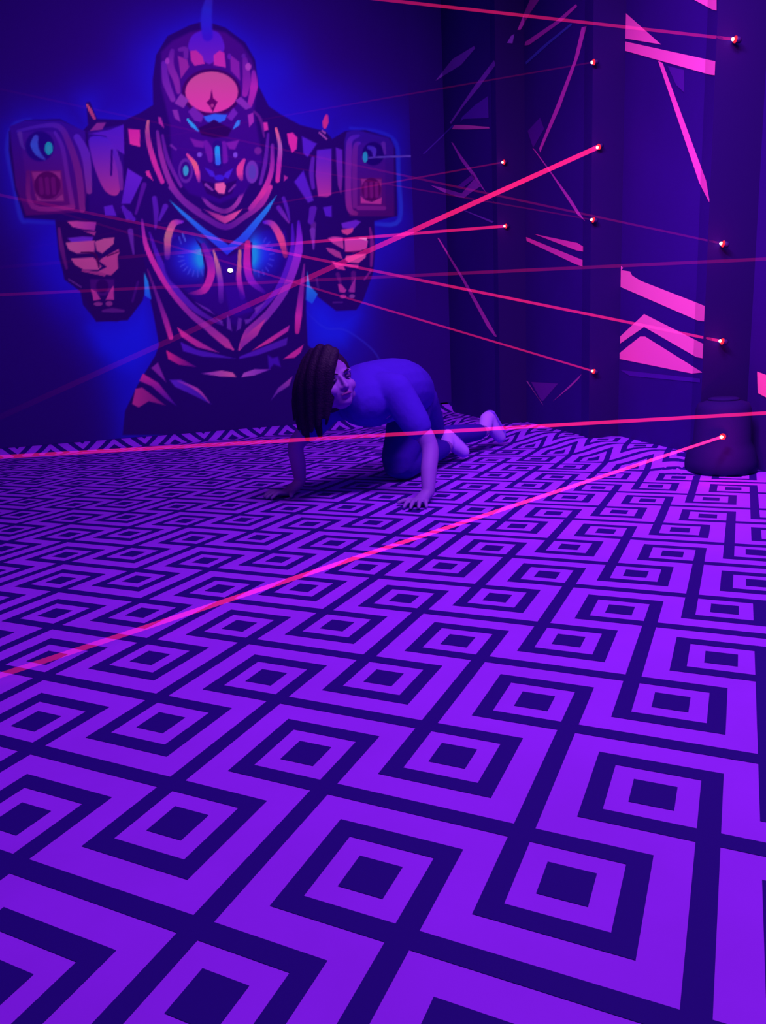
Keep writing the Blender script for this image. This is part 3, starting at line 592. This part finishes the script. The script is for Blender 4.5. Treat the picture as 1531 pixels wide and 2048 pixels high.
# ------------------------------------------------------------------ lasers
def beam_mat(s, att):
    m = bpy.data.materials.new('laser_light'); m.use_nodes = True; nt = m.node_tree; nt.nodes.clear()
    tc = nt.nodes.new('ShaderNodeTexCoord'); sp = nt.nodes.new('ShaderNodeSeparateXYZ'); nt.links.new(tc.outputs['Object'], sp.inputs[0])
    mu = nt.nodes.new('ShaderNodeMath'); mu.operation = 'MULTIPLY'; mu.inputs[1].default_value = -att; nt.links.new(sp.outputs[0], mu.inputs[0])
    sq = nt.nodes.new('ShaderNodeMath'); sq.operation = 'MULTIPLY'; nt.links.new(mu.outputs[0], sq.inputs[0]); nt.links.new(mu.outputs[0], sq.inputs[1])
    ng = nt.nodes.new('ShaderNodeMath'); ng.operation = 'MULTIPLY'; ng.inputs[1].default_value = -1.0; nt.links.new(sq.outputs[0], ng.inputs[0])
    ex = nt.nodes.new('ShaderNodeMath'); ex.operation = 'EXPONENT'; nt.links.new(ng.outputs[0], ex.inputs[0])
    ns = nt.nodes.new('ShaderNodeTexNoise'); ns.noise_dimensions = '3D'; ns.inputs['Scale'].default_value = 1.6; nt.links.new(tc.outputs['Object'], ns.inputs['Vector'])
    mr = nt.nodes.new('ShaderNodeMapRange'); mr.inputs[1].default_value = .3; mr.inputs[2].default_value = .7; mr.inputs[3].default_value = .75; mr.inputs[4].default_value = 1.25; nt.links.new(ns.outputs['Fac'], mr.inputs[0])
    m2 = nt.nodes.new('ShaderNodeMath'); m2.operation = 'MULTIPLY'; nt.links.new(ex.outputs[0], m2.inputs[0]); nt.links.new(mr.outputs[0], m2.inputs[1])
    m3 = nt.nodes.new('ShaderNodeMath'); m3.operation = 'MULTIPLY'; m3.inputs[1].default_value = s; nt.links.new(m2.outputs[0], m3.inputs[0])
    e = nt.nodes.new('ShaderNodeEmission'); e.inputs[0].default_value = (1.0, 0.015, 0.145, 1); nt.links.new(m3.outputs[0], e.inputs[1])
    t = nt.nodes.new('ShaderNodeBsdfTransparent'); ad = nt.nodes.new('ShaderNodeAddShader'); nt.links.new(e.outputs[0], ad.inputs[0]); nt.links.new(t.outputs[0], ad.inputs[1])
    o = nt.nodes.new('ShaderNodeOutputMaterial'); nt.links.new(ad.outputs[0], o.inputs[0])
    m.cycles.emission_sampling = 'NONE' if hasattr(m.cycles, 'emission_sampling') else 'AUTO'
    return m
hot = emis('laser_core', (1.0, 0.75, 0.8), 6.0); rimr = emis('laser_lens', (1.0, 0.02, 0.05), 1.4)
def third(p1, p2, wx=None, wy=None, yT=None):
    """point on the sight plane of two traced points: x = wx (left wall) at given y, solving the height"""
    n = ray(*p1).cross(ray(*p2)); x, y = wx, yT
    z = HC-(n.x*x+n.y*y)/n.z; return Vector((x, y, z))
def laser(px, plane, p2, yT, rad, s, att, label, near=None, glow=0.3, tgt=None, xT=XL+0.002):
    if near is not None: p = Vector(near)
    else: p = hitplane(*px, plane[0], plane[1])
    t = tgt if tgt is not None else third(px, p2, xT, None, yT)
    if t.z > ZC: k = (ZC-0.01-p.z)/(t.z-p.z); t = p+(t-p)*k
    if t.z < 0.004: k = (0.004-p.z)/(t.z-p.z); t = p+(t-p)*k
    d = (t-p).normalized()
    root = empty('laser_emitter', p); tag(root, label, 'laser', 'red lasers on the posts of the right wall')
    rot = d.to_track_quat('X', 'Z').to_matrix().to_4x4()
    def put(o): o.matrix_local = rot
    bm = bmesh.new(); lathe_x(bm, [(0.010, -0.018), (0.0115, -0.012), (0.0115, 0.003), (0.010, 0.004)]); o = bmobj('housing', bm, black_m, root, True); put(o)
    bm = bmesh.new(); lathe_x(bm, [(0.0125, 0.001), (0.0115, 0.006), (0.006, 0.009)]); o = bmobj('lens', bm, rimr, root, True); put(o)
    bm = bmesh.new(); bmesh.ops.create_uvsphere(bm, u_segments=12, v_segments=8, radius=0.0062); bmesh.ops.translate(bm, verts=bm.verts, vec=(0.012, 0, 0)); o = bmobj('diode', bm, hot, root, True); put(o)
    L = (t-p).length
    bm = bmesh.new(); lathe_x(bm, [(rad, 0.012), (rad, L*.5), (rad, L-0.001)], 12); o = bmobj('light_beam', bm, beam_mat(s, att), root, True); put(o)
    if glow:
        ld = bpy.data.lights.new('laser_glow', 'POINT'); ld.energy = glow; ld.color = (1, 0.02, 0.12); ld.shadow_soft_size = 0.01
        lo = bpy.data.objects.new('laser_glow', ld); COL.objects.link(lo); lo.parent = root; lo.location = (-0.03, -0.06, 0.0)
    return root
def lathe_x(bm, prof, seg=14):
    rings = [[bm.verts.new((x, r*math.cos(2*math.pi*k/seg), r*math.sin(2*math.pi*k/seg))) for k in range(seg)] for r, x in prof]
    for a, b in zip(rings, rings[1:]):
        for k in range(seg): bm.faces.new((a[k], a[(k+1) % seg], b[(k+1) % seg], b[k]))
    bm.faces.new(rings[0][::-1]); bm.faces.new(rings[-1])
def pl(y): return ((0, y-0.018, 0), (0, 1, 0))
laser((1471, 79), pl(NA), (780, 1), 3.6, .0050, .19, .36, 'red laser highest on the nearest post, beam rising left out of the picture')
laser((1188, 124), pl(NB), (830, 186), 3.9, .0032, .02, .7, 'small red laser at the top of the middle post with a barely visible beam', glow=.12)
laser((1008, 324), pl(NC), (820, 358), 4.3, .0042, .05, .8, 'small red laser upper of the two on the farthest post', glow=.12)
laser((1012, 452), pl(NC), (400, 502), 4.4, .0078, .36, .85, 'red laser lower of the two on the farthest post, bright beam to the robot chest', glow=.15)
laser((1198, 293), pl(NB), (640, 545), 3.3, .0105, .55, .80, 'red laser on the middle post with the thick bright beam sloping down to the left', glow=.15)
laser((1187, 440), pl(NB), (980, 404), 4.2, .0032, .03, .7, 'red laser on the middle post at mid height, beside the end of a pink spike', glow=.12)
laser((1447, 488), pl(NA), (980, 388), 3.9, .0038, .05, .6, 'red laser on the nearest post just above mid height with a thin faint beam')
laser((1445, 683), pl(NA), (725, 537), 3.7, .0052, .36, .60, 'red laser on the nearest post beside the pink chevrons, beam crossing them')
laser((1188, 743), pl(NB), (640, 580), 3.9, .0045, .24, .75, 'red laser lowest on the middle post, above the small painted triangle', glow=.15)
lo_n = hitplane(1445, 873, (0, 2.318, 0), (0, 1, 0)); lo_t = hitplane(-40, 1364, (0, 0, 0.012), (0, 0, 1))
laser((1445, 873), None, None, None, .0052, 1.3, .56, 'red laser on the round pedestal with the pink beam running low across the floor', near=lo_n, glow=1.3, tgt=lo_t)
laser((1660, 510), pl(1.78), (800, 551), 3.6, .0048, .06, .36, 'red laser beam entering from the right edge at chest height of the robot', near=hitplane(1660, 512, (0, 1.76, 0), (0, 1, 0)))
laser((1680, 817), pl(1.78), (640, 877), 2.7, .0054, .42, .38, 'red laser beam entering from the right edge low in front of the crawling person', near=hitplane(1680, 817.5, (0, 1.76, 0), (0, 1, 0)))

# ------------------------------------------------------------------ crawling person
TH = math.radians(-19.55)
PB = Vector((0.0, 0.0, 0.0))
rzi = Matrix.Rotation(-TH, 3, 'Z')          # room -> viewing-aligned frame
def at(px, py, Yd):
    d = rzi @ ray(px, py); t = Yd/d.y; return ORG+d*t
person = empty('person', Matrix.Rotation(TH, 3, 'Z') @ Vector((0.0, 3.0, 0.0)), TH)
OFF = Vector((0, 3.0, 0))
tag(person, 'person with long dark hair in a blue shirt crawling on hands and knees', 'person')
def orth(d):
    d = d.normalized(); u = Vector((0, 0, 1)) if abs(d.z) < .9 else Vector((0, 1, 0)); s = d.cross(u).normalized(); return s, s.cross(d).normalized()
def tube(bm, pts, rad, seg=18, flat=None, sub=5):
    P_ = [Vector(p) for p in pts]; n = len(P_); pp, rr, ff = [], [], []
    fl_ = flat or [1.0]*n
    for i in range(n-1):
        p0, p1, p2, p3 = P_[max(i-1, 0)], P_[i], P_[i+1], P_[min(i+2, n-1)]
        for k in range(sub):
            t = k/sub; pp.append(0.5*((2*p1)+(-p0+p2)*t+(2*p0-5*p1+4*p2-p3)*t*t+(-p0+3*p1-3*p2+p3)*t**3)); rr.append(rad[i]*(1-t)+rad[i+1]*t); ff.append(fl_[i]*(1-t)+fl_[i+1]*t)
    pp.append(P_[-1]); rr.append(rad[-1]); ff.append(fl_[-1])
    # rounded ends
    d0 = (pp[0]-pp[1]).normalized(); d1 = (pp[-1]-pp[-2]).normalized()
    pre = [(pp[0]+d0*rr[0]*math.sin(a), rr[0]*math.cos(a), ff[0]) for a in (1.45, 1.1, .6)]; post = [(pp[-1]+d1*rr[-1]*math.sin(a), rr[-1]*math.cos(a), ff[-1]) for a in (.6, 1.1, 1.45)]
    allp = pre+list(zip(pp, rr, ff))+post; rings = []
    ts = [(allp[min(i+1, len(allp)-1)][0]-allp[max(i-1, 0)][0]).normalized() for i in range(len(allp))]
    s, u = orth(ts[0])
    for i, (p, r, f) in enumerate(allp):
        s = (s-ts[i]*s.dot(ts[i])).normalized(); u = s.cross(ts[i]).normalized()
        rings.append([bm.verts.new(p+s*(r*f*math.cos(2*math.pi*k/seg))+u*(r*math.sin(2*math.pi*k/seg))) for k in range(seg)])
    for a, b in zip(rings, rings[1:]):
        for k in range(seg): bm.faces.new((a[k], a[(k+1) % seg], b[(k+1) % seg], b[k]))
    bm.faces.new(rings[0][::-1]); bm.faces.new(rings[-1])
def ell(bm, c, ax, r, seg=20):
    """ellipsoid with axes ax (3 vectors) and radii r"""
    g = bmesh.ops.create_uvsphere(bm, u_segments=seg, v_segments=seg//2+2, radius=1.0)
    for v in g['verts']: p = v.co.copy(); v.co = Vector(c)+ax[0]*p.x*r[0]+ax[1]*p.y*r[1]+ax[2]*p.z*r[2]
def fuse(name, bm, m, voxel, parent, smooth_it=6, fac=.5):
    bmesh.ops.recalc_face_normals(bm, faces=bm.faces)
    for v in bm.verts: v.co -= OFF
    me = bpy.data.meshes.new('t'); bm.to_mesh(me); bm.free()
    o = bpy.data.objects.new('t', me); COL.objects.link(o)
    r = o.modifiers.new('r', 'REMESH'); r.mode = 'VOXEL'; r.voxel_size = voxel; r.use_smooth_shade = True
    s = o.modifiers.new('s', 'SMOOTH'); s.iterations = smooth_it; s.factor = fac
    dg = bpy.context.evaluated_depsgraph_get(); nm = bpy.data.meshes.new_from_object(o.evaluated_get(dg)); bpy.data.objects.remove(o)
    nm.name = name; nm.materials.clear(); return link(name, nm, parent, m, True)
skin = mat('skin', alb((108, 34, 178), .8), 0.6, 0.2)
shirt_m = mat('blue_shirt', alb((51, 10, 172), .8), 0.9, 0.05, bump=.5, bscale=40)
pants_m = mat('dark_blue_trousers', alb((42, 5, 148), .8), 0.9, 0.05, bump=.4, bscale=50)
hair_m = mat('dark_hair', alb((26, 1, 58), .9), 0.6, 0.15, bump=.8, bscale=150)
shoe_m = mat('pale_shoe', alb((140, 55, 242), .75), 0.7, 0.15)
sole_m = mat('shoe_sole', alb((100, 30, 205), .75), 0.7, 0.1)
dark_m = mat('eye_dark', alb((48, 6, 95), .75), 0.5, 0.2); lip_m = mat('lip', alb((105, 18, 135), .75), 0.6, 0.2)
# joints
SL = at(790, 782, 2.90); EL_ = at(858, 890, 2.86); WL = at(856, 985, 2.76)
SR = at(655, 815, 3.02); ERr = at(592, 890, 3.04); WR = at(600, 962, 3.05)
CH = at(735, 792, 2.98); BE = at(790, 778, 3.2); PE = at(808, 782, 3.42)
HL = at(822, 800, 3.40); KL = at(800, 945, 3.24); AL = at(893, 893, 3.62)
HR = at(835, 800, 3.46); KR = at(868, 880, 3.72); AR = at(968, 862, 4.06)
KL.z = max(KL.z, 0.062); KR.z = max(KR.z, 0.062)
HC_ = at(664, 764, 2.82)                       # head centre
uu = Vector((-0.26, 0.02, 0.96)).normalized(); ffw = Vector((0.52, -0.84, -0.10)); ffw = (ffw-uu*ffw.dot(uu)).normalized(); ss = ffw.cross(uu).normalized()   # ss: toward image left/right side
def H(s, f, u): return HC_+ss*s+ffw*f+uu*u
body = bmesh.new()
tube(body, [CH+Vector((0, -.02, -.01)), BE, PE], [.098, .098, .105], flat=[1.15, 1.1, 1.15])
tube(body, [SR, (SR+SL)/2+Vector((0, .03, .02)), SL], [.05, .07, .05])
tube(body, [SL, SL*.5+EL_*.5, EL_, EL_*.45+WL*.55, WL], [.046, .040, .033, .031, .023])
tube(body, [SR, SR*.5+ERr*.5, ERr, ERr*.45+WR*.55, WR], [.046, .040, .033, .031, .023])
tube(body, [HL, HL*.5+KL*.5, KL+Vector((0, 0, .0)), KL*.55+AL*.45, AL], [.075, .068, .052, .048, .032])
tube(body, [HR, HR*.5+KR*.5, KR, KR*.55+AR*.45, AR], [.075, .065, .05, .045, .032])
tube(body, [CH+Vector((-.02, -.03, .03)), H(0, -.045, -.06), H(0, -.02, -.03)], [.055, .043, .04])
# head
ax = (ss, ffw, uu)
ell(body, H(0, -.012, .022), ax, (.074, .092, .088)); ell(body, H(0, .025, -.03), ax, (.056, .06, .070)); ell(body, H(0, .048, -.075), ax, (.030, .032, .026))
for sg in (-1, 1):
    ell(body, H(sg*.034, .055, -.028), ax, (.026, .024, .024)); ell(body, H(sg*.04, .015, -.06), ax, (.022, .04, .026)); ell(body, H(sg*.074, -.015, -.012), ax, (.009, .018, .03))
    ell(body, H(sg*.030, .073, .022), ax, (.024, .012, .008))
tube(body, [H(0, .080, .012), H(0, .092, -.010), H(0, .100, -.028)], [.007, .008, .011], seg=10); ell(body, H(-.010, .088, -.031), ax, (.008, .008, .007)); ell(body, H(.010, .088, -.031), ax, (.008, .008, .007))
ell(body, H(0, .082, -.050), ax, (.020, .010, .005)); ell(body, H(0, .080, -.060), ax, (.018, .010, .0055))
# hands
def hand(W, base, fdir, side, curl=1.0):
    """palm flat on the floor; base = palm centre; fdir = finger direction; side = thumb side"""
    up = Vector((0, 0, 1)); f = fdir.normalized(); s = side.normalized()
    ell(body, base, (s, f, up), (.036, .040, .014))
    tube(body, [W, W*.4+(base-f*.02)*.6, base], [.023, .022, .018], flat=[1, 1.3, 1.6])
    for k, (o, L, sp) in enumerate(((.027, .060, .20), (.010, .068, .05), (-.009, .063, -.10), (-.027, .050, -.28))):
        d = (f+s*sp).normalized(); b0 = base+s*o+f*.026
        tube(body, [b0+up*.003, b0+d*L*.4+up*.010*curl, b0+d*L*.75+up*.004, b0+d*L+up*(-.004)], [.0095, .0088, .008, .007], seg=10, sub=3)
    b0 = base+s*.028-f*.012; d = (s*.85+f*.55).normalized()
    tube(body, [b0, b0+d*.028+up*.004, b0+d*.055-up*.002], [.012, .0105, .008], seg=10, sub=3)
hl = at(838, 1008, 2.72); hl.z = .014; hand(WL, hl, Vector((-.25, -1, 0)), Vector((-1, .25, 0)))
hr = at(572, 990, 3.02); hr.z = .014; hand(WR, hr, Vector((-.85, -.6, 0)), Vector((.6, -.85, 0)))
bo = fuse('body', body, skin, 0.0042, person, 3, .5)
# eyes, brows, lips
for sg in (-1, 1):
    bm = bmesh.new(); ell(bm, H(sg*.030, .0765, .004), ax, (.013, .006, .0055), 14)
    for v in bm.verts: v.co -= OFF
    bmobj('eye', bm, dark_m, person, True)
    bm = bmesh.new(); tube(bm, [H(sg*.014, .088, .020), H(sg*.030, .086, .026), H(sg*.046, .074, .021)], [.0025, .0035, .002], seg=8, sub=3)
    for v in bm.verts: v.co -= OFF
    bmobj('eyebrow', bm, hair_m, person, True)
bm = bmesh.new(); tube(bm, [H(-.020, .083, -.055), H(-.006, .092, -.052), H(.006, .092, -.052), H(.020, .083, -.055)], [.002, .0045, .0045, .002], seg=8, sub=3)
for v in bm.verts: v.co -= OFF
bmobj('lips', bm, lip_m, person, True)
# hair: cap and long strands falling beside the face
hb = bmesh.new()
ell(hb, H(0, -.026, .032), ax, (.088, .098, .094)); ell(hb, H(-.0, -.06, -.02), ax, (.082, .07, .09))
down = Vector((0, 0, -1))
for k in range(15):
    t = k/14; a = math.radians(-168+t*100)            # around the image-left side of the head, front to back
    st = H(math.sin(a)*.070, math.cos(a)*.085-.005, .05-.02*t)
    st2 = H(math.sin(a)*.088, math.cos(a)*.10, -.03)
for (px0, py0, px1, py1, px2, py2, yd, r) in [(668, 705, 655, 760, 650, 835, 2.735, .022), (655, 700, 640, 770, 636, 850, 2.74, .024), (640, 700, 622, 775, 622, 862, 2.76, .026), (626, 708, 606, 785, 607, 868, 2.79, .026),
                                              (615, 720, 596, 790, 598, 858, 2.83, .024), (620, 715, 600, 790, 615, 880, 2.87, .026), (640, 705, 625, 790, 640, 872, 2.90, .030), (668, 742, 660, 800, 652, 850, 2.75, .014), (610, 730, 590, 800, 588, 840, 2.85, .014)]:
    tube(hb, [at(px0, py0, yd+.02), at((px0+px1)/2-2, (py0+py1)/2, yd), at(px1, py1, yd), at(px2, py2, yd+.02)], [r*.9, r*1.05, r, r*.35], seg=12)
tube(hb, [H(.03, .03, .108), H(.062, .045, .07), H(.076, .02, .01), H(.082, -.02, -.06)], [.012, .016, .014, .010], seg=10)
fuse('hair', hb, hair_m, 0.005, person, 4)
# shirt
sb = bmesh.new()
tube(sb, [CH+Vector((0, -.05, -.015)), CH+Vector((0, .03, 0)), BE, PE+Vector((0, -.03, .0))], [.10, .128, .128, .126], flat=[1.05, 1.1, 1.1, 1.08])
tube(sb, [SR+Vector((0, .01, 0)), (SR+SL)/2+Vector((0, .04, .018)), SL], [.064, .088, .068])
tube(sb, [SL, SL*.62+EL_*.38, SL*.36+EL_*.64], [.068, .062, .056]); tube(sb, [SR, SR*.65+ERr*.35, SR*.45+ERr*.55], [.062, .058, .052])
fuse('shirt', sb, shirt_m, 0.006, person, 8)
pb = bmesh.new()
tube(pb, [PE+Vector((0, -.04, -.01)), PE+Vector((0, .05, -.015))], [.122, .112], flat=[1.1, 1.15])
tube(pb, [HL, HL*.5+KL*.5, KL+Vector((-.004, 0, .012)), KL*.6+AL*.4+Vector((0, 0, .004)), KL*.12+AL*.88], [.098, .09, .070, .058, .044])
tube(pb, [HR, HR*.5+KR*.5, KR+Vector((0, 0, .012)), KR*.6+AR*.4+Vector((0, 0, .004)), KR*.12+AR*.88], [.092, .082, .066, .055, .043])
fuse('trousers', pb, pants_m, 0.006, person, 6)
def shoe(A_, toe, heel):
    b = bmesh.new(); m_ = (toe+heel)/2
    tube(b, [A_*.75+heel*.25, heel*.85+A_*.15, m_*.8+A_*.2, toe*.9+A_*.1], [.036, .040, .038, .030], flat=[1, 1, 1.05, 1.15])
    fuse('shoe', b, shoe_m, 0.005, person, 5)
    b = bmesh.new(); nrm = ((toe-heel).cross(Vector((1, 0, 0)))).normalized()
    away = ((toe-heel).normalized().cross((A_-heel).cross(toe-heel).normalized())).normalized()
    if away.dot(A_-m_) > 0: away = -away
    tube(b, [heel+away*.032, m_+away*.032, toe+away*.026], [.012, .012, .011], seg=16, flat=[2.8, 2.7, 2.6])
    fuse('shoe_sole', b, sole_m, 0.004, person, 2)
toeL = at(930, 915, 3.70); toeL.z = max(toeL.z, .045); heelL = at(893, 872, 3.66)
shoe(AL, toeL, heelL)
toeR = at(1003, 880, 4.18); toeR.z = max(toeR.z, .045); heelR = at(976, 832, 4.12)
shoe(AR, toeR, heelR)
# red spot lamp added by the left wall, standing for laser scatter on the hand
sp = bpy.data.lights.new('hand_red_spot', 'SPOT'); sp.energy = 9.0; sp.color = (1, 0.02, 0.03); sp.spot_size = math.radians(9); sp.spot_blend = 1; sp.shadow_soft_size = .02
so = bpy.data.objects.new('hand_red_spot', sp); COL.objects.link(so); so.location = (XL+.1, 2.2, .35)
tg = Matrix.Rotation(TH, 3, 'Z') @ Vector((-.36, 3.02, .10)); so.rotation_euler = (tg-Vector(so.location)).to_track_quat('-Z', 'Y').to_euler()
# added spot lamp throws the pedestal laser's reflected pink streak on the floor
gp = hitplane(1374, 974, (0, 0, 0.0), (0, 0, 1))
sp = bpy.data.lights.new('streak_spot', 'SPOT'); sp.energy = 0.7; sp.color = (1, 0.05, 0.5); sp.spot_size = math.radians(13); sp.spot_blend = .8; sp.shadow_soft_size = .005
so = bpy.data.objects.new('streak_spot', sp); COL.objects.link(so); so.location = (gp.x+.16, gp.y+.03, .17)
so.rotation_euler = (gp-Vector(so.location)).to_track_quat('-Z', 'Y').to_euler()
